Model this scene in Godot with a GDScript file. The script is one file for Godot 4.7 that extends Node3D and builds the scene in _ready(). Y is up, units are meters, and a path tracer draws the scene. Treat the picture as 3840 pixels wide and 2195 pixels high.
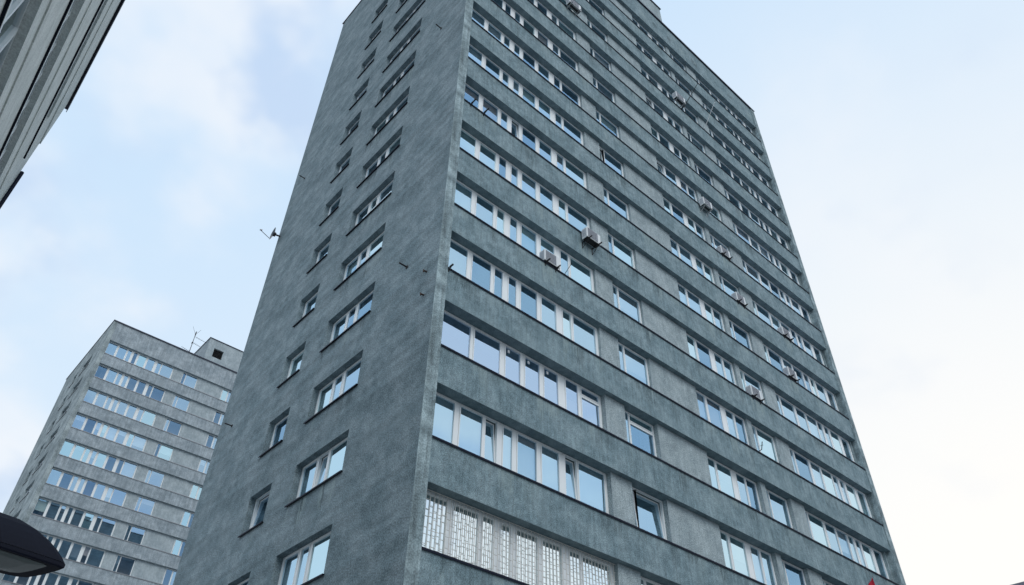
extends Node3D
# Two identical concrete tower blocks seen from the pavement, an office front close on one side, a lamp head.

const Y0 := 9.0            # height of the sill of the barred storey above the ground
const STOREY := 3.0
const OPEN := 1.72         # height of a window band
const LENGTH := 27.0       # window front between its two fins
const DEPTH := 15.1
const ROOF := 43.15
const GLAZE := -0.40       # face of the window frames behind the spandrel face

var M := {}
var taken := {}
var rng := RandomNumberGenerator.new()

# ---------------------------------------------------------------- naming
func numbered(parent: Node, called: String) -> String:
	var key := str(parent.get_instance_id()) + called
	var n: int = taken.get(key, 0)
	taken[key] = n + 1
	return called if n == 0 else "%s_%03d" % [called, n]

func thing(called: String, label: String, category: String, at := Vector3.ZERO, turn := 0.0, group := "") -> Node3D:
	var o := Node3D.new()
	o.name = numbered(self, called)
	add_child(o)
	o.position = at
	o.rotation.y = turn
	o.set_meta("label", label)
	o.set_meta("category", category)
	if group != "":
		o.set_meta("group", group)
	return o

func node(called: String, parent: Node, at := Vector3.ZERO) -> Node3D:
	var o := Node3D.new()
	o.name = numbered(parent, called)
	parent.add_child(o)
	o.position = at
	return o

func put(called: String, mesh: Mesh, mat: Material, parent: Node, at := Vector3.ZERO) -> MeshInstance3D:
	var o := MeshInstance3D.new()
	o.name = numbered(parent, called)
	o.mesh = mesh
	o.material_override = mat
	parent.add_child(o)
	o.position = at
	return o

func build(called: String, st: SurfaceTool, mat: Material, parent: Node, at := Vector3.ZERO) -> MeshInstance3D:
	return put(called, st.commit(), mat, parent, at)

# ---------------------------------------------------------------- shapes
func tool() -> SurfaceTool:
	var st := SurfaceTool.new()
	st.begin(Mesh.PRIMITIVE_TRIANGLES)
	return st

func vert(st: SurfaceTool, p: Vector3, n: Vector3) -> void:
	st.set_normal(n)
	var a := -p.z if absf(n.x) > 0.5 else p.x
	st.set_uv(Vector2(a, -p.y))
	st.set_uv2(Vector2(a / 28.0, 1.0 - p.y / 56.0))
	st.add_vertex(p)

func tri(st: SurfaceTool, a: Vector3, b: Vector3, c: Vector3, n: Vector3) -> void:
	if (b - a).cross(c - a).dot(n) > 0.0:
		var t := b
		b = c
		c = t
	vert(st, a, n)
	vert(st, b, n)
	vert(st, c, n)

func quad(st: SurfaceTool, a: Vector3, b: Vector3, c: Vector3, d: Vector3, n: Vector3) -> void:
	tri(st, a, b, c, n)
	tri(st, a, c, d, n)

func bx(st: SurfaceTool, lo: Vector3, hi: Vector3, xf := Transform3D.IDENTITY) -> void:
	for ax in 3:
		for s in [0, 1]:
			var n := Vector3.ZERO
			n[ax] = 1.0 if s == 1 else -1.0
			var u := (ax + 1) % 3
			var v := (ax + 2) % 3
			var p: Array[Vector3] = []
			for k in [[0, 0], [1, 0], [1, 1], [0, 1]]:
				var q := Vector3.ZERO
				q[ax] = hi[ax] if s == 1 else lo[ax]
				q[u] = hi[u] if k[0] == 1 else lo[u]
				q[v] = hi[v] if k[1] == 1 else lo[v]
				p.append(xf * q)
			quad(st, p[0], p[1], p[2], p[3], xf.basis * n)

# a box whose edges are chamfered by c
func cbx(st: SurfaceTool, lo: Vector3, hi: Vector3, c: float) -> void:
	var mid := (lo + hi) * 0.5
	var h := (hi - lo) * 0.5
	var corner := func(s: Vector3, ax: int) -> Vector3:
		var q := Vector3(h.x - c, h.y - c, h.z - c)
		q[ax] = h[ax]
		return mid + q * s
	for ax in 3:
		var u := (ax + 1) % 3
		var v := (ax + 2) % 3
		for s in [-1.0, 1.0]:
			var p: Array[Vector3] = []
			for k in [[-1, -1], [1, -1], [1, 1], [-1, 1]]:
				var g := Vector3.ONE
				g[ax] = s
				g[u] = k[0]
				g[v] = k[1]
				p.append(corner.call(g, ax))
			var n := Vector3.ZERO
			n[ax] = s
			quad(st, p[0], p[1], p[2], p[3], n)
		for su in [-1.0, 1.0]:
			for sv in [-1.0, 1.0]:
				var a := Vector3.ONE
				a[u] = su
				a[v] = sv
				a[ax] = -1.0
				var b := a
				b[ax] = 1.0
				var n := Vector3.ZERO
				n[u] = su
				n[v] = sv
				quad(st, corner.call(a, u), corner.call(b, u), corner.call(b, v), corner.call(a, v), n.normalized())
	for sx in [-1.0, 1.0]:
		for sy in [-1.0, 1.0]:
			for sz in [-1.0, 1.0]:
				var s := Vector3(sx, sy, sz)
				tri(st, corner.call(s, 0), corner.call(s, 1), corner.call(s, 2), s.normalized())

# a round bar from a to b
func bar(st: SurfaceTool, a: Vector3, b: Vector3, r0: float, r1 := -1.0, sides := 8) -> void:
	if r1 < 0.0:
		r1 = r0
	var d := (b - a).normalized()
	var u := d.cross(Vector3.UP if absf(d.y) < 0.9 else Vector3.RIGHT).normalized()
	var w := d.cross(u)
	for i in sides:
		var t0 := TAU * i / sides
		var t1 := TAU * (i + 1) / sides
		var n0 := u * cos(t0) + w * sin(t0)
		var n1 := u * cos(t1) + w * sin(t1)
		quad(st, a + n0 * r0, a + n1 * r0, b + n1 * r1, b + n0 * r1, (n0 + n1).normalized())
		tri(st, a, a + n0 * r0, a + n1 * r0, -d)
		tri(st, b, b + n0 * r1, b + n1 * r1, d)

# ---------------------------------------------------------------- materials
func plain(c: Color, rough := 0.8, metal := 0.0) -> StandardMaterial3D:
	var m := StandardMaterial3D.new()
	m.albedo_color = c
	m.roughness = rough
	m.metallic = metal
	return m

func lin(r: float, g: float, b: float) -> Color:
	return Color(r, g, b).linear_to_srgb()

func noise_bytes(w: int, h: int, freq: float, seed_value: int, octaves := 4, stretch := Vector2i.ONE) -> PackedByteArray:
	var n := FastNoiseLite.new()
	n.noise_type = FastNoiseLite.TYPE_SIMPLEX_SMOOTH
	n.frequency = freq
	n.seed = seed_value
	n.fractal_octaves = octaves
	var im := n.get_seamless_image(w / stretch.x, h / stretch.y, false, false, 0.15)
	im.convert(Image.FORMAT_L8)
	if stretch != Vector2i.ONE:
		im.resize(w, h, Image.INTERPOLATE_CUBIC)
	return im.get_data()

# plaster: a grey of its own, mottled by grain, blotches and streaks
func plaster(size: int, base: Color, tint: Color, grain: float, blotch: float, streak: float, along: Vector2i, seed_value: int, pale := 0.0, line_freq := 0.05, patch := 0.0) -> ImageTexture:
	var fine := noise_bytes(size, size, 0.15, seed_value, 3)
	var mid := noise_bytes(size, size, 0.022, seed_value + 1, 4)
	var big := noise_bytes(size, size, 0.006, seed_value + 2, 4)
	var line := noise_bytes(size, size, line_freq, seed_value + 3, 4, along)
	var out := PackedByteArray()
	out.resize(size * size * 3)
	for i in size * size:
		var f := (fine[i] - 128) / 128.0
		var m := (mid[i] - 128) / 128.0
		var b := (big[i] - 128) / 128.0
		var l := (line[i] - 128) / 128.0
		var v := 1.0 + grain * f + blotch * (0.6 * m + 0.6 * b) + streak * l
		# worn patches with ragged outlines where the finish has weathered
		v += patch * (smoothstep(0.12, 0.30, m + 0.35 * f + 0.4 * b) - smoothstep(0.10, 0.32, 0.25 * f - m - 0.5 * b))
		if pale > 0.0:
			v += pale * clampf((m + 0.5 * f - 0.22) * 2.2, 0.0, 1.0)
		var t := clampf(0.5 + 0.9 * b + 0.4 * m, 0.0, 1.0)
		var c := base.lerp(tint, t)
		out[i * 3] = clampi(int(c.r * v * 255.0), 0, 255)
		out[i * 3 + 1] = clampi(int(c.g * v * 255.0), 0, 255)
		out[i * 3 + 2] = clampi(int(c.b * v * 255.0), 0, 255)
	var im := Image.create_from_data(size, size, false, Image.FORMAT_RGB8, out)
	im.generate_mipmaps()
	return ImageTexture.create_from_image(im)

func relief(size: int, freq: float, seed_value: int) -> ImageTexture:
	var im := Image.create_from_data(size, size, false, Image.FORMAT_L8, noise_bytes(size, size, freq, seed_value, 4))
	im.generate_mipmaps()
	return ImageTexture.create_from_image(im)

func wall_material(tex: Texture2D, metres: float, bump: Texture2D, depth_cm: float) -> StandardMaterial3D:
	var m := plain(Color.WHITE, 0.92)
	m.albedo_texture = tex
	m.uv1_triplanar = true
	m.uv1_world_triplanar = true
	m.uv1_scale = Vector3.ONE / metres
	m.uv1_triplanar_sharpness = 8.0
	m.metallic_specular = 0.3
	if bump:
		m.heightmap_enabled = true
		m.heightmap_texture = bump
		m.heightmap_scale = depth_cm
	return m

# stains on a whole front: [x, y from the ground, width, length, strength, pale?]
func stains(list: Array, seed_value: int) -> ImageTexture:
	var w := 1024
	var h := 2048
	var im := Image.create(w, h, false, Image.FORMAT_RGBA8)
	im.fill(Color(0.5, 0.55, 0.55, 0.0))
	var r := RandomNumberGenerator.new()
	r.seed = seed_value
	for s in list:
		var x: float = s[0] / 28.0 * w
		var y: float = (1.0 - s[1] / 56.0) * h
		var wide: float = maxf(1.0, s[2] / 28.0 * w)
		var long: float = s[3] / 56.0 * h
		for j in maxi(1, int(wide * 2.6)):
			var px := int(x + (r.randf() - 0.5) * wide)
			var run := long * r.randf_range(0.25, 1.0)
			var a: float = s[4] * r.randf_range(0.3, 1.0)
			var c := Color(0.60, 0.67, 0.67) if s[5] else Color(0.20, 0.24, 0.25)
			for i in int(run):
				var py := int(y) + i
				if px < 0 or px >= w or py < 0 or py >= h:
					continue
				if r.randf() < 0.12:
					px = clampi(px + r.randi_range(-1, 1), 0, w - 1)
				var ragged := a * (0.75 + 0.25 * r.randf()) * (1.0 if i < run * 0.7 else (run - i) / (run * 0.3))
				var old := im.get_pixel(px, py)
				im.set_pixel(px, py, Color(c.r, c.g, c.b, clampf(maxf(old.a, ragged), 0.0, 0.85)))
	im.generate_mipmaps()
	return ImageTexture.create_from_image(im)

func stained(m: StandardMaterial3D, tex: Texture2D) -> StandardMaterial3D:
	var d: StandardMaterial3D = m.duplicate()
	d.detail_enabled = true
	d.detail_albedo = tex
	d.detail_uv_layer = BaseMaterial3D.DETAIL_UV_2
	d.detail_blend_mode = BaseMaterial3D.BLEND_MODE_MIX
	return d

func glass(tint: Color, share: float) -> StandardMaterial3D:
	var im := Image.create(4, 4, false, Image.FORMAT_RGBA8)
	im.fill(Color.WHITE)
	var m := plain(Color(tint.r, tint.g, tint.b, share), 0.015, 1.0)
	m.albedo_texture = ImageTexture.create_from_image(im)
	m.transparency = BaseMaterial3D.TRANSPARENCY_ALPHA
	return m

func make_materials() -> void:
	var bump := relief(512, 0.09, 71)
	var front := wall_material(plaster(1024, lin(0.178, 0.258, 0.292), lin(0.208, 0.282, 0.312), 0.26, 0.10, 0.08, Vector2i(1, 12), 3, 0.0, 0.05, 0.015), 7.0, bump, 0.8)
	var side := wall_material(plaster(1024, lin(0.173, 0.238, 0.267), lin(0.205, 0.262, 0.288), 0.26, 0.12, 0.075, Vector2i(24, 1), 13, 0.0, 0.022, 0.0), 9.0, bump, 0.9)
	M.fin = wall_material(plaster(512, lin(0.215, 0.288, 0.315), lin(0.25, 0.322, 0.345), 0.2, 0.22, 0.14, Vector2i(1, 16), 43), 5.0, bump, 0.8)
	M.panel = wall_material(plaster(512, lin(0.305, 0.38, 0.41), lin(0.335, 0.405, 0.43), 0.24, 0.10, 0.05, Vector2i(1, 8), 23), 4.0, bump, 0.8)
	M.soffit = wall_material(plaster(512, lin(0.178, 0.258, 0.292), lin(0.208, 0.282, 0.312), 0.12, 0.13, 0.0, Vector2i(2, 2), 29), 4.0, bump, 0.4)
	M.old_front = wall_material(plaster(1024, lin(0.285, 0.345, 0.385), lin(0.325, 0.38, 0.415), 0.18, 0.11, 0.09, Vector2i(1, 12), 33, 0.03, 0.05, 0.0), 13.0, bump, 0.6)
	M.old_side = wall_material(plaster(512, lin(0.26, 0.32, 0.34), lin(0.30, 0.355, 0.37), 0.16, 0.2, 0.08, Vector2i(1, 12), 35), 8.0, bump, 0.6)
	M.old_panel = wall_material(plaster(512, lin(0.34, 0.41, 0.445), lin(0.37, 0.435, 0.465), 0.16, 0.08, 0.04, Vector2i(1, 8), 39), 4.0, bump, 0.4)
	M.office = wall_material(plaster(512, lin(0.72, 0.77, 0.75), lin(0.75, 0.79, 0.77), 0.10, 0.05, 0.05, Vector2i(16, 1), 53), 3.0, bump, 0.15)
	var fs := []
	var ss := []
	var r := RandomNumberGenerator.new()
	r.seed = 8
	for k in 15:
		var y := Y0 + STOREY * k
		for j in 34:
			fs.append([r.randf_range(0.0, 27.0), y - 0.05, r.randf_range(0.1, 0.7), r.randf_range(0.3, 1.2), r.randf_range(0.12, 0.55), r.randf() < 0.45])
		for j in 9:
			ss.append([r.randf_range(3.7, 6.9), y + 0.25, r.randf_range(0.1, 0.35), r.randf_range(0.4, 1.25), r.randf_range(0.2, 0.6), r.randf() < 0.55])
		for j in 4:
			ss.append([r.randf_range(8.4, 10.1), y + 0.25, r.randf_range(0.1, 0.3), r.randf_range(0.4, 1.2), r.randf_range(0.10, 0.3), r.randf() < 0.55])
	for a in AC:
		for j in 4:
			fs.append([a[0] + 0.1 + j * 0.2 + r.randf_range(-0.1, 0.1), a[2] - 0.1, 0.22, r.randf_range(0.7, 1.25), 0.6, true])
	M.front = stained(front, stains(fs, 5))
	M.side = stained(side, stains(ss, 6))
	M.white = plain(lin(0.84, 0.89, 0.91), 0.35)
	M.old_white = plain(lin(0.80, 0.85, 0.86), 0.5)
	M.flashing = plain(lin(0.009, 0.013, 0.028), 0.6)
	M.flashing.metallic_specular = 0.25
	M.sheet = plain(lin(0.30, 0.31, 0.33), 0.4, 0.6)
	M.coping = plain(lin(0.03, 0.035, 0.06), 0.45, 0.3)
	M.room = plain(lin(0.30, 0.30, 0.29), 0.9)
	M.glass = [glass(Color(0.80, 0.93, 1.0), 0.72), glass(Color(0.70, 0.88, 1.0), 0.55), glass(Color(0.86, 0.97, 1.0), 0.82)]
	M.glass_barred = [glass(Color(0.97, 1.0, 1.0), 0.9)]
	M.glass_b = [glass(Color(0.76, 0.90, 1.0), 0.58), glass(Color(0.62, 0.80, 0.96), 0.34), glass(Color(0.80, 0.95, 1.0), 0.70)]
	M.glass_lilac = [glass(Color(0.80, 0.90, 1.0), 0.74)]
	M.office_glass = glass(Color(0.70, 0.85, 0.90), 0.45)
	M.blinds = [plain(lin(0.72, 0.78, 0.78), 0.9), plain(lin(0.55, 0.72, 0.68), 0.9), plain(lin(0.55, 0.52, 0.50), 0.9), plain(lin(0.38, 0.44, 0.50), 0.9)]
	M.bars = plain(lin(0.62, 0.63, 0.61), 0.5)
	M.iron = plain(lin(0.03, 0.03, 0.032), 0.6, 0.3)
	M.rust = plain(lin(0.055, 0.04, 0.035), 0.85)
	M.steel = plain(lin(0.45, 0.47, 0.48), 0.35, 0.8)
	M.casing = plain(lin(0.70, 0.74, 0.76), 0.5)
	M.fan = plain(lin(0.38, 0.41, 0.46), 0.6)
	M.dark = plain(lin(0.02, 0.022, 0.025), 0.7)
	M.roofing = plain(lin(0.05, 0.05, 0.052), 0.95)

# ---------------------------------------------------------------- setting
func pixel_noise(f: float, s: int, oct := 4) -> FastNoiseLite:
	var n := FastNoiseLite.new()
	n.noise_type = FastNoiseLite.TYPE_SIMPLEX_SMOOTH
	n.frequency = f
	n.seed = s
	n.fractal_octaves = oct
	return n

func make_sky() -> Sky:
	var w := 2048
	var h := 1024
	var puffs := pixel_noise(2.6, 4, 5)
	var wide := pixel_noise(0.9, 9, 3)
	var out := PackedFloat32Array()
	out.resize(w * h * 3)
	var glow := Vector3(sin(deg_to_rad(78.0)), 0.16, -cos(deg_to_rad(78.0))).normalized()
	for j in h:
		var el := (0.5 - (j + 0.5) / h) * PI
		var up := maxf(sin(el), 0.0)
		for i in w:
			var at := (j * w + i) * 3
			if el < -0.02:
				out[at] = 0.25
				out[at + 1] = 0.27
				out[at + 2] = 0.29
				continue
			var az := (i + 0.5) / w * TAU
			var d := Vector3(sin(az) * cos(el), sin(el), -cos(az) * cos(el))
			var low := pow(1.0 - up, 1.15)
			var c := Vector3(0.53, 0.74, 0.98).lerp(Vector3(0.86, 0.94, 1.0), low)
			var g := pow(maxf(d.dot(glow), 0.0), 4.2)
			c = c.lerp(Vector3(1.02, 1.005, 0.975), clampf(g * 1.1, 0.0, 1.0))
			# a layer of broken cloud, flattened towards the horizon
			var q := d / (0.35 + up)
			var cover := 0.8 * wide.get_noise_3dv(q * 1.1 + Vector3(1.3, 0.0, 0.4)) + 0.75 * puffs.get_noise_3dv(q * 1.25)
			var thick := smoothstep(-0.22, 0.42, cover + 0.25 * low - 0.45 * g)
			var shade := smoothstep(-0.22, 0.20, puffs.get_noise_3dv(q * 1.3 + Vector3(5.0, 1.0, 2.0)) + 0.25 * g)
			var cloud := Vector3(0.56, 0.68, 0.90).lerp(Vector3(0.97, 0.97, 0.99), shade)
			c = c.lerp(cloud, thick * 0.66 * (1.0 - 0.9 * sqrt(g)))
			out[at] = c.x
			out[at + 1] = c.y
			out[at + 2] = c.z
	var im := Image.create_from_data(w, h, false, Image.FORMAT_RGBF, out.to_byte_array())
	var pm := PanoramaSkyMaterial.new()
	pm.panorama = ImageTexture.create_from_image(im)
	var sky := Sky.new()
	sky.sky_material = pm
	return sky

# ---------------------------------------------------------------- windows
# glass spans of the five window groups of one storey, with the ends of each opening
const GROUPS := [
	[0.015, 7.28, [[0.10, 0.97], [1.20, 2.00], [2.18, 2.53], [2.82, 3.16], [3.39, 4.15], [4.38, 5.10], [5.44, 5.85], [5.98, 7.145]]],
	[8.31, 10.12, [[8.42, 8.69], [8.78, 10.02]]],
	[13.055, 16.60, [[13.20, 13.77], [13.91, 14.82], [15.20, 15.75], [15.87, 16.50]]],
	[16.96, 18.82, [[17.06, 17.40], [17.47, 18.72]]],
	[19.865, 26.86, [[19.97, 20.33], [20.44, 21.61], [21.79, 22.62], [22.74, 23.62], [23.73, 24.17], [24.37, 24.76], [24.94, 25.74], [26.02, 26.71]]],
]
const NEWER := [0.015, 7.28, [[0.10, 1.37], [1.54, 2.58], [2.83, 3.46], [3.68, 4.31], [4.53, 5.16], [5.54, 6.10], [6.30, 7.145]]]
# panes whose sash is tilted inwards: storey, group, pane
const TILTED := [[1, 0, 2], [1, 0, 6], [1, 1, 0], [1, 1, 1], [6, 0, 3], [7, 1, 0], [8, 2, 0], [10, 2, 0]]

var pane_cache := {}
func pane_mesh(w: float, h: float) -> Mesh:
	var key := "%.3f_%.3f" % [w, h]
	if not pane_cache.has(key):
		var st := tool()
		quad(st, Vector3(0, 0, 0), Vector3(w, 0, 0), Vector3(w, h, 0), Vector3(0, h, 0), Vector3(0, 0, 1))
		pane_cache[key] = st.commit()
	return pane_cache[key]

func ring(st: SurfaceTool, x0: float, y0: float, x1: float, y1: float, t: float, za: float, zb: float, xf := Transform3D.IDENTITY) -> void:
	bx(st, Vector3(x0, y0, zb), Vector3(x0 + t, y1, za), xf)
	bx(st, Vector3(x1 - t, y0, zb), Vector3(x1, y1, za), xf)
	bx(st, Vector3(x0 + t, y0, zb), Vector3(x1 - t, y0 + t, za), xf)
	bx(st, Vector3(x0 + t, y1 - t, zb), Vector3(x1 - t, y1, za), xf)

# one window of several lights; its face lies at local z = 0, its sill at y = 0
func window(parent: Node3D, at: Vector3, turn: float, x0: float, x1: float, high: float, spans: Array, kit: Dictionary) -> Node3D:
	var wn := node("window", parent, at)
	wn.rotation.y = turn
	var t := 0.035
	var fr := tool()
	var prev := x0
	for i in spans.size() + 1:
		var stop: float = spans[i][0] - 0.045 if i < spans.size() else x1
		var begin := prev
		bx(fr, Vector3(begin, 0.0, -0.09), Vector3(stop, high, 0.0))
		if i < spans.size():
			prev = spans[i][1] + 0.045
	for s in spans:
		bx(fr, Vector3(s[0] - 0.045, 0.0, -0.09), Vector3(s[1] + 0.045, 0.045, 0.0))
		bx(fr, Vector3(s[0] - 0.045, high - 0.045, -0.09), Vector3(s[1] + 0.045, high, 0.0))
	for i in spans.size():
		var a: float = spans[i][0] - 0.039
		var b: float = spans[i][1] + 0.039
		var ya := 0.051
		var yb := high - 0.051
		var lean: bool = i in kit.get("tilted", [])
		var xf := Transform3D.IDENTITY
		if lean:
			xf = Transform3D(Basis(Vector3.RIGHT, -0.075), Vector3(0, ya, -0.02)) * Transform3D(Basis.IDENTITY, Vector3(0, -ya, 0))
		var split: bool = i in kit.get("transom", [])
		var parts := [[ya, yb]]
		if split:
			parts = [[ya, high * 0.745], [high * 0.755 + 0.05, yb]]
			bx(fr, Vector3(a, high * 0.745 + 0.006, -0.09), Vector3(b, high * 0.755 + 0.044, 0.0))
		for p in parts:
			var low: float = p[0]
			var top: float = p[1]
			if lean:
				var sh := tool()
				ring(sh, a, low, b, top, t, 0.0, -0.05, xf)
				build("sash", sh, kit.frame, wn)
			else:
				ring(fr, a, low, b, top, t, 0.012, -0.05)
			var gx := a + t - 0.004
			var gw := b - a - 2.0 * t + 0.008
			var gy := low + t - 0.004
			var gh := top - low - 2.0 * t + 0.008
			var face := Transform3D(Basis(Vector3(1, 0, 0), rng.randfn(0.0, 0.006)) * Basis(Vector3(0, 1, 0), rng.randfn(0.0, 0.006)), Vector3(gx, gy, -0.022))
			if lean:
				face = xf * Transform3D(Basis.IDENTITY, Vector3(gx, gy, -0.022))
			if kit.has("bulk"):
				kit.bulk.append([pane_mesh(gw, gh), wn.transform * face])
			else:
				var g := put("pane", pane_mesh(gw, gh), kit.glass[[0, 0, 1, 2, 0][rng.randi() % 5] % kit.glass.size()], wn)
				g.transform = face
		# blinds and curtains hang behind the glass
		var drop: float = kit.get("blind", {}).get(i, 0.0)
		if drop == 0.0 and rng.randf() < kit.get("chance", 0.0):
			drop = rng.randf_range(0.25, 1.0)
		if drop > 0.0 and not lean:
			var bl := tool()
			var y := yb - (yb - ya) * minf(drop, 1.0)
			if drop > 1.5:      # vertical slats
				var count := maxi(2, int((b - a) / 0.085))
				for c in count:
					var xa := lerpf(a, b, float(c) / count)
					var xb := lerpf(a, b, (c + 1.0) / count)
					quad(bl, Vector3(xa, ya, -0.14), Vector3(xb - 0.006, ya, -0.105), Vector3(xb - 0.006, yb, -0.105), Vector3(xa, yb, -0.14), Vector3(-0.35, 0, 0.94).normalized())
			else:
				bx(bl, Vector3(a, y, -0.125), Vector3(b, yb, -0.12))
				bx(bl, Vector3(a, y - 0.02, -0.13), Vector3(b, y, -0.115))
			build("blind", bl, kit.get("blind_mat", M.blinds[rng.randi() % 4]), wn)
	build("frame", fr, kit.frame, wn)
	return wn

# ---------------------------------------------------------------- the tower blocks
func wall_with_holes(st: SurfaceTool, us: Array, vs: Array, holes: Array, place: Callable, n: Vector3, depth: float) -> void:
	us.sort()
	vs.sort()
	for i in us.size() - 1:
		for j in vs.size() - 1:
			var c := Vector2((us[i] + us[i + 1]) * 0.5, (vs[j] + vs[j + 1]) * 0.5)
			var open := false
			for r in holes:
				if r.has_point(c):
					open = true
					break
			if not open:
				quad(st, place.call(us[i], vs[j], 0.0), place.call(us[i + 1], vs[j], 0.0), place.call(us[i + 1], vs[j + 1], 0.0), place.call(us[i], vs[j + 1], 0.0), n)
	for r: Rect2 in holes:
		var a := [Vector2(r.position.x, r.position.y), Vector2(r.end.x, r.position.y), r.end, Vector2(r.position.x, r.end.y)]
		for k in 4:
			var p: Vector2 = a[k]
			var q: Vector2 = a[(k + 1) % 4]
			var inward := r.get_center() - (p + q) * 0.5
			var nn: Vector3 = (place.call(r.get_center().x, r.get_center().y, 0.0) - place.call(r.get_center().x - inward.x, r.get_center().y - inward.y, 0.0)).normalized()
			quad(st, place.call(p.x, p.y, 0.0), place.call(q.x, q.y, 0.0), place.call(q.x, q.y, depth), place.call(p.x, p.y, depth), nn)

func tower(root: Node3D, first: bool, below: float) -> void:
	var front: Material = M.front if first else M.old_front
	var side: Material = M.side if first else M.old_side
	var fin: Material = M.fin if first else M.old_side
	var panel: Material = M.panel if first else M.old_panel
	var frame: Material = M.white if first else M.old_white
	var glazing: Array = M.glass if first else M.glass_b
	# the gable with its two columns of windows
	var holes := []
	var us := [-0.03, 3.76, 6.87, 8.47, 10.01, DEPTH]
	var vs := [-below, Y0 + ROOF]
	for k in 14:
		for c in [[3.76, 6.87], [8.47, 10.01]]:
			holes.append(Rect2(c[0], Y0 + STOREY * k + 0.27, c[1] - c[0], 1.43))
		vs.append(Y0 + STOREY * k + 0.27)
		vs.append(Y0 + STOREY * k + 1.70)
	var st := tool()
	wall_with_holes(st, us, vs, holes, func(u, v, d): return Vector3(-0.41 + d, v, -u), Vector3(-1, 0, 0), 0.4)
	build("gable_wall", st, side, root)
	# the fins that close the window front at both ends
	st = tool()
	bx(st, Vector3(-0.408, -below, -1.30), Vector3(0.0, Y0 + ROOF - 0.02, 0.03))
	build("corner_fin", st, fin, root)
	st = tool()
	bx(st, Vector3(LENGTH, -below, -DEPTH), Vector3(LENGTH + 0.41, Y0 + ROOF - 0.02, 0.06))
	bx(st, Vector3(LENGTH - 0.14, -below, -1.30), Vector3(LENGTH, Y0 + ROOF - 0.4, -0.26))
	build("corner_fin", st, fin, root)
	# back wall and the rooms' inner wall
	st = tool()
	bx(st, Vector3(0.65, -below, -DEPTH + 0.02), Vector3(LENGTH - 0.02, Y0 + ROOF - 0.3, -1.30))
	build("inner_wall", st, M.room, root)
	st = tool()
	bx(st, Vector3(-0.40, -below, -DEPTH - 0.2), Vector3(LENGTH + 0.40, Y0 + ROOF - 0.02, -DEPTH))
	build("back_wall", st, side, root)
	st = tool()
	bx(st, Vector3(-0.405, Y0 + ROOF - 0.28, -DEPTH - 0.15), Vector3(LENGTH + 0.30, Y0 + ROOF - 0.06, -0.02))
	build("roof", st, M.roofing, root)
	# spandrels, one below every window band
	for k in 15:
		st = tool()
		var lo := Y0 + STOREY * (k - 1) + OPEN if k > 0 else -below
		var hi := Y0 + STOREY * k if k < 14 else Y0 + ROOF - 0.01
		bx(st, Vector3(0.002, lo, -1.30), Vector3(LENGTH - 0.002, hi, 0.0))
		var band := build("spandrel", st, front, root)
		if k > 0:
			st = tool()
			bx(st, Vector3(0.004, lo - 0.006, -1.29), Vector3(LENGTH - 0.004, lo - 0.002, -0.004))
			build("soffit", st, M.soffit if first else panel, band)
		if k < 14:
			st = tool()
			bx(st, Vector3(0.002, hi + 0.002, GLAZE - 0.09), Vector3(LENGTH - 0.002, hi + 0.016, 0.03))
			bx(st, Vector3(0.002, hi - 0.045, 0.03), Vector3(LENGTH - 0.002, hi + 0.016, 0.04))
			build("sill", st, M.flashing if first else M.sheet, root)
		if k > 0:
			for c in [[7.28, 8.31], [10.12, 13.055], [16.60, 16.96], [18.82, 19.865]]:
				st = tool()
				bx(st, Vector3(c[0], lo - OPEN + 0.018, -1.30), Vector3(c[1], lo - 0.008, -0.205))
				build("wall_panel", st, panel, root)
	st = tool()
	bx(st, Vector3(-0.46, Y0 + ROOF, -DEPTH - 0.3), Vector3(LENGTH + 0.50, Y0 + ROOF + 0.05, 0.10))
	bx(st, Vector3(-0.46, Y0 + ROOF - 0.07, 0.085), Vector3(LENGTH + 0.50, Y0 + ROOF, 0.10))
	bx(st, Vector3(-0.46, Y0 + ROOF - 0.07, -DEPTH - 0.3), Vector3(-0.445, Y0 + ROOF, 0.085))
	build("coping", st, M.coping, root)
	# penthouse on the roof
	st = tool()
	var pl := Vector3(9.95, Y0 + ROOF - 0.1, -8.5)
	var ph := Vector3(17.05, Y0 + 46.4, -0.3)
	wall_with_holes(st, [pl.x, 10.75, 11.92, ph.x], [pl.y, Y0 + 44.1, Y0 + 45.3, ph.y], [Rect2(10.75, Y0 + 44.1, 1.17, 1.2)], func(u, v, d): return Vector3(u, v, ph.z - d), Vector3(0, 0, 1), 0.3)
	quad(st, pl, Vector3(pl.x, pl.y, ph.z), Vector3(pl.x, ph.y, ph.z), Vector3(pl.x, ph.y, pl.z), Vector3(-1, 0, 0))
	quad(st, Vector3(ph.x, pl.y, pl.z), Vector3(ph.x, pl.y, ph.z), ph, Vector3(ph.x, ph.y, pl.z), Vector3(1, 0, 0))
	quad(st, pl, Vector3(ph.x, pl.y, pl.z), Vector3(ph.x, ph.y, pl.z), Vector3(pl.x, ph.y, pl.z), Vector3(0, 0, -1))
	var pent := build("penthouse", st, panel, root)
	st = tool()
	bx(st, Vector3(pl.x - 0.08, ph.y, pl.z - 0.08), Vector3(ph.x + 0.08, ph.y + 0.07, ph.z + 0.08))
	build("coping", st, M.coping, pent)
	st = tool()
	bx(st, Vector3(10.76, Y0 + 44.11, ph.z - 0.34), Vector3(11.91, Y0 + 45.29, ph.z - 0.30))
	for i in 7:
		var ly := Y0 + 44.15 + i * 0.165
		bx(st, Vector3(10.76, ly, ph.z - 0.29), Vector3(11.91, ly + 0.02, ph.z - 0.2), Transform3D.IDENTITY)
	build("vent_louvre", st, M.dark, pent)
	# windows of the front
	var bulk := []
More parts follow.
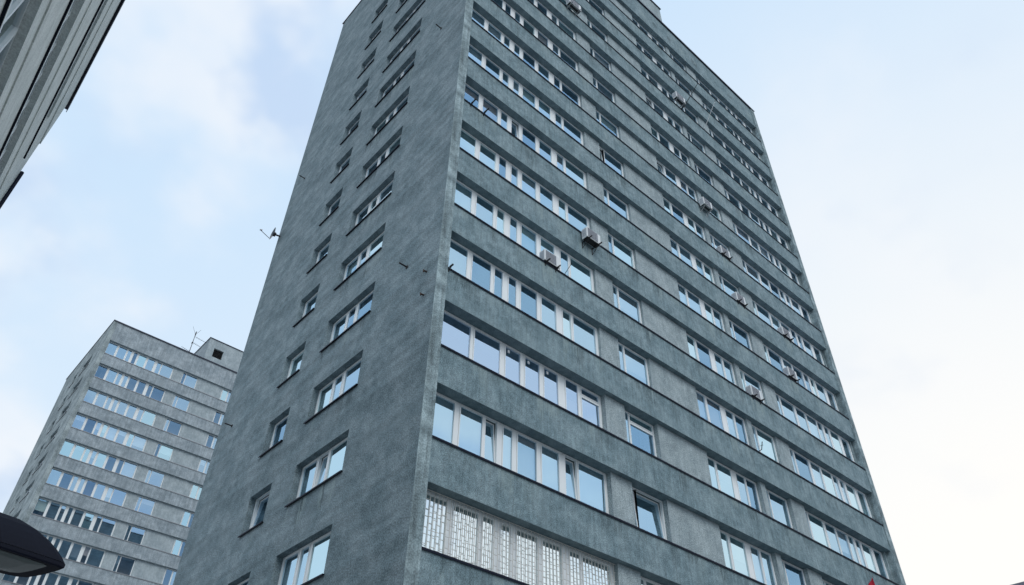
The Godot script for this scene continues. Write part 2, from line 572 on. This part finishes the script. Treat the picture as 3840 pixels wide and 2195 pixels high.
	for k in 14:
		for gi in 5:
			if first and k == 0 and gi > 1:
				continue
			var grp: Array = GROUPS[gi]
			var kit := {"frame": frame, "glass": glazing, "chance": 0.34 if first else 0.10}
			if first:
				if k == 2 and gi == 0:
					grp = NEWER
					kit.transom = [6]
					kit.glass = M.glass_lilac
					kit.chance = 0.0
				if k == 2 and gi == 1:
					kit.transom = [1]
					kit.chance = 0.0
				if k == 1 and gi == 0:
					kit.blind = {0: 2.0, 1: 2.0, 4: 2.0, 5: 2.0}
					kit.blind_mat = M.blinds[0]
				if k == 0:
					kit.blind = {0: 0.86, 1: 0.88, 2: 0.86, 3: 0.87, 4: 0.9, 5: 0.88, 6: 0.86, 7: 0.9}
					kit.blind_mat = M.white
					kit.glass = M.glass_barred
				if k == 4 and gi == 0:
					kit.blind = {0: 0.92, 4: 0.62, 5: 0.7}
					kit.blind_mat = M.blinds[1]
				if k == 3 and gi == 0:
					kit.chance = 0.0
				kit.tilted = []
				for tl in TILTED:
					if tl[0] == k and tl[1] == gi:
						kit.tilted.append(tl[2])
				if (gi == 4 and k >= 9) or (gi >= 2 and k >= 10):
					kit.bulk = bulk
			else:
				if k == 10:
					kit.chance = 0.75
					kit.blind_mat = M.blinds[0]
				if gi > 2 or k < 4:
					kit.bulk = bulk
			var wn := window(root, Vector3(0, Y0 + STOREY * k + 0.018, GLAZE if k < 3 and first else -0.32), 0.0, grp[0], grp[1], OPEN - 0.028, grp[2], kit)
			if first and k == 2 and gi == 0:
				for sx in [2.93, 3.80, 4.66]:
					var sk := tool()
					bx(sk, Vector3(sx, 1.42, -0.018), Vector3(sx + 0.09, 1.53, -0.015))
					build("sticker", sk, M.white, wn)
	# windows of the gable
	for k in 14:
		for c in 2:
			var spans := [[0.13, 1.34], [1.54, 1.99], [2.16, 2.98]] if c == 0 else [[0.13, 1.41]]
			var wide: float = 3.11 if c == 0 else 1.54
			var u: float = 3.76 if c == 0 else 8.47
			# seen from outside the lights run from the far jamb towards the corner
			var turned := []
			for s in spans:
				turned.push_front([wide - s[1], wide - s[0]])
			var kit := {"frame": frame, "glass": glazing, "chance": 0.12, "tilted": []}
			if first and k == 1 and c == 0:
				kit.tilted = [1]
				kit.chance = 0.0
			if first and k == 1 and c == 1:
				kit.tilted = [0]
			if first and k == 0 and c == 0:
				kit.blind = {0: 0.95, 1: 0.95, 2: 0.95}
				kit.blind_mat = M.blinds[3]
			if not first or k >= 8:
				kit.bulk = bulk
			var wn := window(root, Vector3(-0.18, Y0 + STOREY * k + 0.286, -u - wide), -PI / 2, 0.0, wide, 1.41, turned, kit)
			st = tool()
			bx(st, Vector3(-0.06, -0.014, 0.012), Vector3(wide + 0.06, -0.002, 0.285))
			bx(st, Vector3(-0.06, -0.055, 0.285), Vector3(wide + 0.06, -0.002, 0.295))
			build("sill", st, M.flashing if first else M.sheet, wn)
	# panes too small to be told apart: one part
	st = tool()
	for b in bulk:
		st.append_from(b[0], 0, b[1])
	var rest := build("distant_panes", st, glazing[0], root)
	rest.set_meta("kind", "stuff")

func tower_details(root: Node3D) -> void:
	# stub ends of scaffold sockets in the gable
	for p in [[34.0, 1.75], [34.0, 13.94], [18.97, 1.75], [18.29, 13.92]]:
		var st := tool()
		bar(st, Vector3(-0.42, p[0], -p[1]), Vector3(-0.74, p[0] - 0.02, -p[1] + 0.02), 0.028)
		bar(st, Vector3(-0.43, p[0], -p[1]), Vector3(-0.405, p[0], -p[1]), 0.07)
		build("socket_stub", st, M.iron, root)
	for p in [[17.94, 0.53], [16.98, 0.54]]:
		var st := tool()
		bar(st, Vector3(-0.40, p[0], -p[1]), Vector3(-0.53, p[0] - 0.02, -p[1]), 0.03)
		bar(st, Vector3(-0.53, p[0] + 0.02, -p[1]), Vector3(-0.53, p[0] - 0.08, -p[1]), 0.022)
		build("wall_hook", st, M.rust, root)
	# empty dish brackets at the left end of two sills
	for p in [[0.33, 27.02], [0.98, 27.02], [0.02, 18.04]]:
		var st := tool()
		var long := 0.34 if p[1] > 20 else 0.22
		bx(st, Vector3(p[0], p[1] - 0.16, 0.0), Vector3(p[0] + 0.05, p[1] + 0.02, 0.012))
		bx(st, Vector3(p[0], p[1] - 0.02, 0.05), Vector3(p[0] + 0.05, p[1] + 0.02, long))
		bar(st, Vector3(p[0] + 0.025, p[1] - 0.15, 0.01), Vector3(p[0] + 0.025, p[1] - 0.01, long * 0.8), 0.014)
		build("bracket", st, M.iron, root)
	# barred window: uprights with staggered rungs
	var gr := node("window_grille", root)
	var lo := Y0 + 0.03
	var hi := Y0 + 1.68
	var st2 := tool()
	bar(st2, Vector3(0.02, hi, -0.30), Vector3(7.27, hi, -0.30), 0.014, -1, 6)
	bar(st2, Vector3(0.02, lo, -0.30), Vector3(7.27, lo, -0.30), 0.014, -1, 6)
	build("rail", st2, M.bars, gr)
	var rod := tool()
	bar(rod, Vector3(0, lo, 0), Vector3(0, hi, 0), 0.010, -1, 6)
	var rod_mesh := rod.commit()
	var rungs := tool()
	var x := 0.09
	var i := 0
	while x < 7.25:
		put("upright", rod_mesh, M.bars, gr, Vector3(x, 0, -0.30))
		var ys := [0.15, 0.33, 0.62, 0.80, 1.08, 1.26] if i % 2 == 0 else [0.05, 0.23, 0.47, 0.64, 0.93, 1.12, 1.38]
		for y in ys:
			bar(rungs, Vector3(x, lo + y + 0.02 * sin(i * 1.7), -0.30), Vector3(minf(x + 0.134, 7.26), lo + y + 0.02 * sin(i * 1.7), -0.30), 0.008, -1, 5)
		x += 0.134
		i += 1
	var rg := build("rungs", rungs, M.bars, gr)
	rg.set_meta("kind", "stuff")

# ---------------------------------------------------------------- air conditioners
# left x, width, bottom y, bracket hangs below the sill?, has loose hose, label
const AC := [
	[6.28, 0.80, 23.48, "white air conditioner with long dark bracket arms hung below the first wall panel", false],
	[4.18, 0.75, 21.04, "white air conditioner before the middle lights of the long window band, bracket on the sill", true],
	[6.22, 0.92, 41.95, "white air conditioner seen from underneath, high up beside the first wall panel", false],
	[15.60, 0.90, 42.18, "white air conditioner seen from underneath beside two slanting poles", false],
	[16.05, 0.76, 32.72, "white air conditioner on a light open square frame before the narrow wall panel", false],
	[17.30, 0.80, 30.06, "white air conditioner on dark bracket just below the light framed one", true],
	[17.77, 0.76, 27.05, "white air conditioner at a two light window, two storeys under the light framed one", true],
	[21.87, 0.80, 27.04, "white air conditioner among the row of lights near the far fin, without loose hose", true],
	[21.26, 0.78, 24.10, "white air conditioner with a loose black hose among the row of lights", true],
	[17.09, 0.80, 21.04, "lowest white air conditioner at a two light window, streaks on the wall beneath", true],
]

func air_conditioner(i: int) -> void:
	var a: Array = AC[i]
	var w: float = a[1]
	var h := 0.54
	var t := thing("air_conditioner", a[3], "air conditioner", Vector3(a[0], a[2], 0.0), 0.0, "air conditioners on the tower front")
	var on_sill: bool = a[4]
	var z0 := -0.21 if on_sill else 0.09
	var z1 := 0.10 if on_sill else 0.39
	var st := tool()
	cbx(st, Vector3(0, 0, z0), Vector3(w, h, z1), 0.015)
	build("casing", st, M.casing, t)
	# fan grille on the face: dark round with rings and spokes
	st = tool()
	var c := Vector3(w * 0.40, h * 0.5, z1 + 0.004)
	bar(st, c - Vector3(0, 0, 0.006), c, 0.225, -1, 28)
	build("fan", st, M.dark, t)
	st = tool()
	bx(st, Vector3(0.05, 0.04, z1 + 0.001), Vector3(w * 0.76, h - 0.04, z1 + 0.003))
	for j in 16:
		var y := 0.045 + (h - 0.10) * j / 15.0
		bx(st, Vector3(0.05, y, z1 + 0.006), Vector3(w * 0.76, y + 0.013, z1 + 0.014))
	for j in 7:
		var xx := 0.05 + (w * 0.76 - 0.06) * j / 6.0
		bx(st, Vector3(xx, 0.045, z1 + 0.014), Vector3(xx + 0.008, h - 0.05, z1 + 0.019))
	build("fan_grille", st, M.fan, t)
	# louvres in the side
	st = tool()
	for j in 8:
		var y := 0.08 + j * 0.052
		bx(st, Vector3(-0.004, y, z0 + 0.04), Vector3(0.004, y + 0.03, z1 - 0.05))
	build("side_louvre", st, M.fan, t)
	st = tool()
	bx(st, Vector3(w * 0.80, 0.05, z1), Vector3(w - 0.03, h - 0.05, z1 + 0.006))
	bx(st, Vector3(w - 0.002, 0.10, z0 + 0.05), Vector3(w + 0.025, 0.28, z1 - 0.06))
	build("service_cover", st, M.casing, t)
	st = tool()
	bx(st, Vector3(0.03, -0.003, z0 + 0.02), Vector3(w - 0.03, 0.004, z1 - 0.02))
	build("base_tray", st, M.dark, t)
	var iron: Material = M.steel if i in [4, 2, 3] else M.iron
	var reach := 0.27 if on_sill else (0.55 if i == 0 else 0.46)
	for x in [w * 0.14, w * 0.84]:
		st = tool()
		bx(st, Vector3(x - 0.02, -0.05, 0.012), Vector3(x + 0.02, -0.012, reach))
		if on_sill:
			bx(st, Vector3(x - 0.02, -0.018, -0.2), Vector3(x + 0.02, -0.012, 0.012))
		bx(st, Vector3(x - 0.02, -0.36 if i in [0, 4] else -0.20, 0.0), Vector3(x + 0.02, -0.012, 0.012))
		bar(st, Vector3(x, -0.34 if i in [0, 4] else -0.18, 0.012), Vector3(x, -0.05, reach * 0.75), 0.012, -1, 6)
		if i == 4:
			bx(st, Vector3(x - 0.02, -0.012, reach - 0.03), Vector3(x + 0.02, 0.02, reach))
		build("bracket", st, iron, t)
	st = tool()
	bx(st, Vector3(w * 0.14 - 0.08, -0.012, z0 + 0.04), Vector3(w * 0.84 + 0.08, -0.002, z0 + 0.08))
	bx(st, Vector3(w * 0.14 - 0.08, -0.012, z1 - 0.08), Vector3(w * 0.84 + 0.08, -0.002, z1 - 0.04))
	build("cross_rail", st, iron, t)
	st = tool()
	var zp := z0 + 0.13
	var prev := Vector3(w + 0.02, 0.18, zp)
	for j in 9:
		var s := (j + 1) / 9.0
		var sag := (0.55 if i == 8 else 0.22) * sin(s * PI)
		var q := Vector3(w + 0.02 + (0.20 if i == 8 else 0.10) * sin(s * PI * 0.8), 0.18 - sag + (0.05 if i == 8 else 0.0) * s, lerpf(zp, 0.015 if on_sill else 0.0, s * s))
		bar(st, prev, q, 0.018 if i == 8 else 0.012, -1, 6)
		prev = q
	build("hose", st, M.dark if i == 8 else M.sheet, t)

# ---------------------------------------------------------------- office front beside the camera
func office(at: Vector3, turn: float) -> void:
	var t := thing("office_building", "pale office block with long grooved wall bands and narrow glazing, seen steeply from below", "building", at, turn)
	var far := -17.67
	var near := 14.0
	var band_end := -15.7
	var tops := [19.39, 15.28, 11.53, 8.02, 4.4]      # top of each band
	var steps := [17.54, 13.93, 10.24, 6.7, 3.1]      # where the band steps back
	var ends := [16.64, 13.22, 9.78, 6.25, 0.0]       # its lower edge
	var st := tool()
	bx(st, Vector3(-14.0, 0.0, far), Vector3(-0.9, 19.2, near))
	build("core_wall", st, M.room, t)
	st = tool()
	bx(st, Vector3(-0.9, 0.0, far), Vector3(-0.028, 19.39, band_end))
	build("end_pier", st, M.office, t)
	st = tool()
	bx(st, Vector3(-14.0, 0.0, far - 0.02), Vector3(-0.03, 19.38, far))
	build("end_wall", st, M.office, t)
	for i in 5:
		st = tool()
		bx(st, Vector3(-0.9, steps[i], band_end), Vector3(0.0, tops[i], near))
		bx(st, Vector3(-0.9, ends[i], band_end), Vector3(-0.022, steps[i], near))
		if i == 0:
			bx(st, Vector3(-0.028, steps[i], far), Vector3(0.0, tops[i], band_end))
		build("wall_band", st, M.office, t)
		if i == 0:
			continue
		st = tool()
		bx(st, Vector3(-0.2, tops[i] + 0.002, band_end - 0.15), Vector3(0.035, tops[i] + 0.03, near))
		var sill := build("sill", st, M.flashing, t)
		st = tool()
		bx(st, Vector3(0.035, tops[i] - 0.008, band_end - 0.15), Vector3(0.04, tops[i] + 0.034, near))
		build("lip", st, M.white, sill)
		# glazing of this storey
		var y0: float = tops[i] + 0.03
		var y1: float = ends[i - 1]
		var wn := node("window", t)
		var fr := tool()
		bx(fr, Vector3(-0.19, y1 - 0.06, band_end), Vector3(-0.125, y1 - 0.002, near))
		bx(fr, Vector3(-0.19, y0, band_end), Vector3(-0.125, y0 + 0.07, near))
		build("frame", fr, M.white, wn)
		var z := band_end
		var c := 0
		while z < -2.0:
			var m := tool()
			bx(m, Vector3(-0.19, y0 + 0.07, z), Vector3(-0.115, y1 - 0.06, z + 0.07))
			build("mullion", m, M.white, wn)
			var p := put("pane", pane_mesh(0.68, y1 - y0 - 0.13), M.office_glass, wn)
			p.transform = Transform3D(Basis(Vector3.UP, PI / 2 + rng.randfn(0.0, 0.003)), Vector3(-0.155, y0 + 0.07, z + 0.75))
			z += 0.75
			c += 1
		var big := put("pane", pane_mesh(near - z, y1 - y0 - 0.13), M.office_glass, wn)
		big.transform = Transform3D(Basis(Vector3.UP, PI / 2), Vector3(-0.155, y0 + 0.07, near))
	st = tool()
	bx(st, Vector3(-14.0, 19.40, far - 0.3), Vector3(0.07, 19.46, near))
	bx(st, Vector3(0.055, 19.30, far - 0.3), Vector3(0.07, 19.40, near))
	build("coping", st, M.coping, t)
	st = tool()
	bar(st, Vector3(0.03, 0.0, far + 0.26), Vector3(0.03, 16.2, far + 0.26), 0.045, -1, 10)
	build("downpipe", st, M.flashing, t)

# ---------------------------------------------------------------- street lamp
func street_lamp(at: Vector3) -> void:
	var t := thing("street_lamp", "dark street lamp head with a clear lens beneath", "street lamp", Vector3(at.x, 0, at.z))
	var body := plain(lin(0.009, 0.011, 0.022), 0.55)
	body.metallic_specular = 0.25
	var k := 1.5
	# outline of the rim in plan, nose first
	var rim := [Vector2(0.46, 0.11), Vector2(0.455, 0.075), Vector2(0.40, -0.09), Vector2(0.335, -0.225), Vector2(0.27, -0.265), Vector2(0.10, -0.28), Vector2(-0.25, -0.20), Vector2(-0.40, -0.02), Vector2(-0.30, 0.16), Vector2(0.03, 0.20), Vector2(0.25, 0.165), Vector2(0.42, 0.135)]
	var mid := Vector2(-0.02, 0.0)
	var layer := func(scale: float, y: float, step_back := 0.0) -> Array:
		var out := []
		for p in rim:
			var q: Vector2 = mid - Vector2(0.22, 0.0) * (1.0 - scale) * step_back + (p - mid) * scale
			out.append(Vector3(q.x * k, at.y + y * k, q.y * k))
		return out
	var loft := func(st: SurfaceTool, a: Array, b: Array) -> void:
		for i in a.size():
			var j := (i + 1) % a.size()
			var n: Vector3 = (a[j] - a[i]).cross(b[i] - a[i]).normalized()
			var out_dir: Vector3 = (a[i] + a[j]) * 0.5 - Vector3(mid.x * k, a[i].y - 0.02, mid.y * k)
			if n.dot(out_dir) < 0:
				n = -n
			quad(st, a[i], a[j], b[j], b[i], n)
	var steps := [[1.0, 0.012], [0.96, 0.045], [0.89, 0.09], [0.79, 0.14], [0.66, 0.19], [0.50, 0.23], [0.28, 0.252], [0.02, 0.258]]
	var st := tool()
	for i in steps.size() - 1:
		loft.call(st, layer.call(steps[i][0], steps[i][1], 1.0), layer.call(steps[i + 1][0], steps[i + 1][1], 1.0))
	build("cover", st, body, t)
	st = tool()
	loft.call(st, layer.call(1.0, 0.004), layer.call(1.012, 0.008))
	loft.call(st, layer.call(1.012, 0.008), layer.call(1.012, -0.016))
	loft.call(st, layer.call(1.012, -0.016), layer.call(0.985, -0.026))
	# under the rim, a frame round the lens
	var a: Array = layer.call(0.985, -0.026)
	var b: Array = layer.call(0.80, -0.022)
	for i in a.size():
		var j := (i + 1) % a.size()
		quad(st, a[i], a[j], b[j], b[i], Vector3.DOWN)
	build("rim", st, body, t)
	st = tool()
	var lens: Array = layer.call(0.80, -0.024)
	var low: Array = layer.call(0.55, -0.034)
	loft.call(st, lens, low)
	for i in range(1, low.size() - 1):
		tri(st, low[0], low[i], low[i + 1], Vector3.DOWN)
	var gm := plain(lin(0.12, 0.15, 0.15), 0.25)
	build("lens", st, gm, t)
	st = tool()
	var top: Array = layer.call(0.80, 0.06)
	for i in range(1, top.size() - 1):
		tri(st, top[0], top[i], top[i + 1], Vector3.DOWN)
	build("reflector", st, plain(lin(0.30, 0.32, 0.32), 0.35, 0.5), t)
	# arm and post
	st = tool()
	bar(st, Vector3(-0.30 * k, at.y + 0.06 * k, 0.0), Vector3(-1.35, at.y + 0.02, 0.0), 0.04, -1, 12)
	build("arm", st, body, t)
	st = tool()
	bar(st, Vector3(-1.35, 0.0, 0.0), Vector3(-1.35, at.y + 0.10, 0.0), 0.075, 0.045, 14)
	bar(st, Vector3(-1.35, 0.0, 0.0), Vector3(-1.35, 0.5, 0.0), 0.10, 0.10, 14)
	build("post", st, body, t)

# ---------------------------------------------------------------- small things
func satellite_dish() -> void:
	var t := thing("satellite_dish", "pale satellite dish with feed arm jutting from the far edge of the tower gable", "satellite dish", Vector3(-0.41, 30.2, -15.05))
	var mat := plain(lin(0.6, 0.6, 0.66), 0.5)
	var st := tool()
	var axis := Vector3(-0.93, 0.22, -0.28).normalized()
	var c := Vector3(-0.42, 0.14, -0.12)
	var u := axis.cross(Vector3.UP).normalized()
	var w := axis.cross(u)
	for i in 20:
		for j in 5:
			var p: Array[Vector3] = []
			for q in [[i, j], [i + 1, j], [i + 1, j + 1], [i, j + 1]]:
				var r: float = q[1] / 5.0 * 0.36
				var an: float = q[0] / 20.0 * TAU
				p.append(c + (u * cos(an) + w * sin(an)) * r + axis * (r * r * 0.55 - 0.1))
			quad(st, p[0], p[1], p[2], p[3], axis)
	build("reflector", st, mat, t)
	st = tool()
	bar(st, Vector3(0.0, 0.1, 0.0), c - axis * 0.12, 0.045)
	bar(st, c - axis * 0.2, c - axis * 0.08, 0.11, 0.13, 12)
	build("mount", st, M.iron, t)
	st = tool()
	var foot := c - w * 0.40 * signf(w.y) - axis * 0.02
	bar(st, foot, c + axis * 0.62 - Vector3(0, 0.16, 0), 0.016)
	build("feed_arm", st, M.iron, t)
	st = tool()
	var tip := c + axis * 0.62 - Vector3(0, 0.16, 0)
	bar(st, tip + axis * 0.03, tip - axis * 0.10 + Vector3(0, 0.03, 0), 0.035, 0.05, 10)
	build("receiver", st, plain(lin(0.5, 0.48, 0.5), 0.5), t)

func rods() -> void:
	var list := [
		["slender dark pole leaning out beside an air conditioner near the roof", Vector3(16.52, 42.15, 0.25), Vector3(16.62, 43.42, 1.42), 0.022, M.iron, "pole"],
		["slender pale pole leaning out from a sill below the roof", Vector3(18.78, 42.05, 0.03), Vector3(18.78, 43.85, 1.21), 0.022, M.steel, "pole"],
		["short dark rod leaning out from the sill right of an air conditioner", Vector3(5.25, 20.98, 0.03), Vector3(5.25, 21.28, 0.42), 0.012, M.iron, "rod"],
	]
	for l in list:
		var t := thing("pole" if l[5] == "pole" else "rod", l[0], l[5], l[1])
		var st := tool()
		bar(st, Vector3.ZERO, l[2] - l[1], l[3], l[3] * 0.8)
		build("shaft", st, l[4], t)
		st = tool()
		bar(st, Vector3(0, 0, -l[1].z), Vector3(0, 0.0, 0.02), l[3] * 1.6)
		bar(st, l[2] - l[1] - (l[2] - l[1]).normalized() * 0.02, l[2] - l[1] + (l[2] - l[1]).normalized() * 0.02, l[3] * 1.4)
		build("socket", st, M.iron, t)
	var t := thing("wall_aerial", "small black stick aerial on the sill of a two light window", "aerial", Vector3(16.66, 18.02, 0.05))
	var st := tool()
	bar(st, Vector3(0, 0, -0.05), Vector3(0, 0.03, 0.12), 0.014)
	build("bracket", st, M.iron, t)
	st = tool()
	bar(st, Vector3(0, 0.03, 0.12), Vector3(0.0, 0.36, 0.22), 0.018)
	bar(st, Vector3(-0.10, 0.14, 0.15), Vector3(0.07, 0.24, 0.19), 0.010)
	build("rod", st, M.iron, t)

func roof_aerial(base: Vector3) -> void:
	var t := thing("roof_aerial", "thin television aerial mast with bristling arms on the far tower roof", "aerial", base)
	var st := tool()
	bar(st, Vector3(0, 0, 0), Vector3(0, 3.6, 0), 0.045, 0.03)
	build("mast", st, M.iron, t)
	var arms := [[0.75, -1.1, 0.5], [2.95, 1.45, 0.0], [2.05, 0.95, 0.0], [2.0, -0.1, 0.0]]
	for a in arms:
		st = tool()
		var tip := Vector3(a[1], a[0] - 0.12 * absf(a[1]), a[2])
		bar(st, Vector3(0, a[0], 0), tip, 0.018)
		for j in 5:
			var p := Vector3(0, a[0], 0).lerp(tip, 0.2 + 0.2 * j)
			bar(st, p - Vector3(0, 0.0, 0.22 - 0.03 * j), p + Vector3(0, 0.0, 0.22 - 0.03 * j), 0.009)
		build("boom", st, M.iron, t)
	for s in [-1.0, 1.0]:
		st = tool()
		bar(st, Vector3(0, 3.2, 0), Vector3(0.5 * s - 0.06, 4.15, 0.0), 0.014)
		build("whisker", st, M.iron, t)
	st = tool()
	bar(st, Vector3(0, 3.1, 0), Vector3(0, 3.65, 0), 0.06)
	bar(st, Vector3(0, 2.0, 0), Vector3(0, 2.15, 0), 0.07)
	build("clamp", st, M.iron, t)

func flag(tip: Vector3) -> void:
	var t := thing("flag", "red and white flag on a slanting pole fixed to the tower front", "flag", Vector3(tip.x - 0.25, tip.y - 1.9, 0.0))
	var top := Vector3(0.25, 1.9, tip.z)
	var st := tool()
	bar(st, Vector3(0.0, 0.3, 0.0), top, 0.018, 0.014)
	build("staff", st, M.steel, t)
	st = tool()
	bx(st, Vector3(-0.06, 0.18, 0.0), Vector3(0.06, 0.42, 0.03))
	bar(st, Vector3(0.0, 0.3, 0.02), Vector3(0.03, 0.5, 0.2), 0.03)
	build("holder", st, M.iron, t)
	st = tool()
	bar(st, top, top + (top - Vector3(0, 0.3, 0)).normalized() * 0.07, 0.022, 0.004)
	build("finial", st, M.steel, t)
	# cloth hangs in folds from the staff: white strip by the staff, red beyond
	for half in 2:
		st = tool()
		var rows := 10
		var cols := 6
		for i in rows:
			for j in cols:
				var p: Array[Vector3] = []
				for q in [[i, j], [i + 1, j], [i + 1, j + 1], [i, j + 1]]:
					var a: float = q[0] / float(rows)
					var b: float = (half + q[1] / float(cols)) * 0.5
					var along := top.lerp(Vector3(0.05, 0.6, 0.35), b * 0.9) if half == 0 else top.lerp(Vector3(0.05, 0.6, 0.35), b * 0.9)
					var hang := a * (1.15 + 0.1 * sin(b * 5.0))
					p.append(along + Vector3(0.03 * sin(b * 22.0 + a * 3.0) + a * 0.10 + (0.03 if half == 1 else 0.0), -0.03 - hang, 0.05 * sin(b * 17.0) * a))
				var n := (p[1] - p[0]).cross(p[2] - p[0]).normalized()
				quad(st, p[0], p[1], p[2], p[3], n)
		build("cloth", st, plain(lin(0.42, 0.012, 0.035), 0.85) if half == 0 else plain(lin(0.72, 0.70, 0.72), 0.85), t)

func low_building() -> void:
	var t := thing("low_building", "dark low building with a pale roof edge", "building", Vector3(30.0, 0.0, 0.0))
	var st := tool()
	bx(st, Vector3(0.25, 0.0, -6.0), Vector3(14.0, 14.55, 30.0))
	build("wall", st, plain(lin(0.05, 0.055, 0.06), 0.8), t)
	st = tool()
	bx(st, Vector3(0.0, 14.55, -6.2), Vector3(14.2, 14.93, 30.2))
	build("roof_edge", st, plain(lin(0.25, 0.24, 0.30), 0.6), t)
	for i in 8:
		st = tool()
		bx(st, Vector3(0.20, 10.6, -4.0 + i * 4.0), Vector3(0.24, 12.6, -1.6 + i * 4.0))
		build("window", st, M.dark, t)

# ---------------------------------------------------------------- scene
func _ready() -> void:
	rng.seed = 20
	var cam := Camera3D.new()
	cam.name = "camera"
	add_child(cam)
	cam.position = Vector3(-10.0768, 1.6502, 14.5642)
	cam.rotation_order = EULER_ORDER_YXZ
	cam.rotation = Vector3(deg_to_rad(41.1658), deg_to_rad(-41.2570), deg_to_rad(1.1115))
	cam.fov = 41.726
	cam.near = 0.05
	cam.far = 4000.0
	cam.current = true
	var env := Environment.new()
	env.background_mode = Environment.BG_SKY
	env.sky = make_sky()
	env.tonemap_mode = Environment.TONE_MAPPER_LINEAR
	env.tonemap_exposure = 1.0
	env.sdfgi_enabled = true
	env.ssao_enabled = true
	env.ssil_enabled = true
	var we := WorldEnvironment.new()
	we.name = "world_environment"
	we.environment = env
	add_child(we)
	var sun := DirectionalLight3D.new()
	sun.name = "sun"
	sun.light_energy = 0.4
	sun.light_color = Color(1.0, 0.97, 0.93)
	sun.light_angular_distance = 40.0
	sun.shadow_enabled = true
	add_child(sun)
	sun.look_at_from_position(Vector3(-10, 30, 24), Vector3.ZERO)

	make_materials()

	var st := tool()
	var e := 900.0
	quad(st, Vector3(-e, 0, -e), Vector3(e, 0, -e), Vector3(e, 0, e), Vector3(-e, 0, e), Vector3.UP)
	var ground := build("ground", st, plain(lin(0.20, 0.20, 0.20), 0.95), self)
	ground.set_meta("kind", "structure")
	ground.set_meta("label", "grey paved ground round the towers")

	var a := thing("tower_block", "large near grey concrete tower block with white window bands and many air conditioners", "tower block")
	tower(a, true, 0.0)
	tower_details(a)
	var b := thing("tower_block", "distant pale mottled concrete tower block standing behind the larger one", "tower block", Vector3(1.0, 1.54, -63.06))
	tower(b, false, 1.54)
	office(Vector3(-11.277, 0.0, 14.564), -0.0148)
	low_building()
	for i in AC.size():
		air_conditioner(i)
	street_lamp(Vector3(-9.02, 4.652, 5.54))
	satellite_dish()
	rods()
	roof_aerial(Vector3(9.35, 1.54 + Y0 + ROOF + 0.05, -64.06))
	flag(Vector3(20.61, 13.38, 1.5))
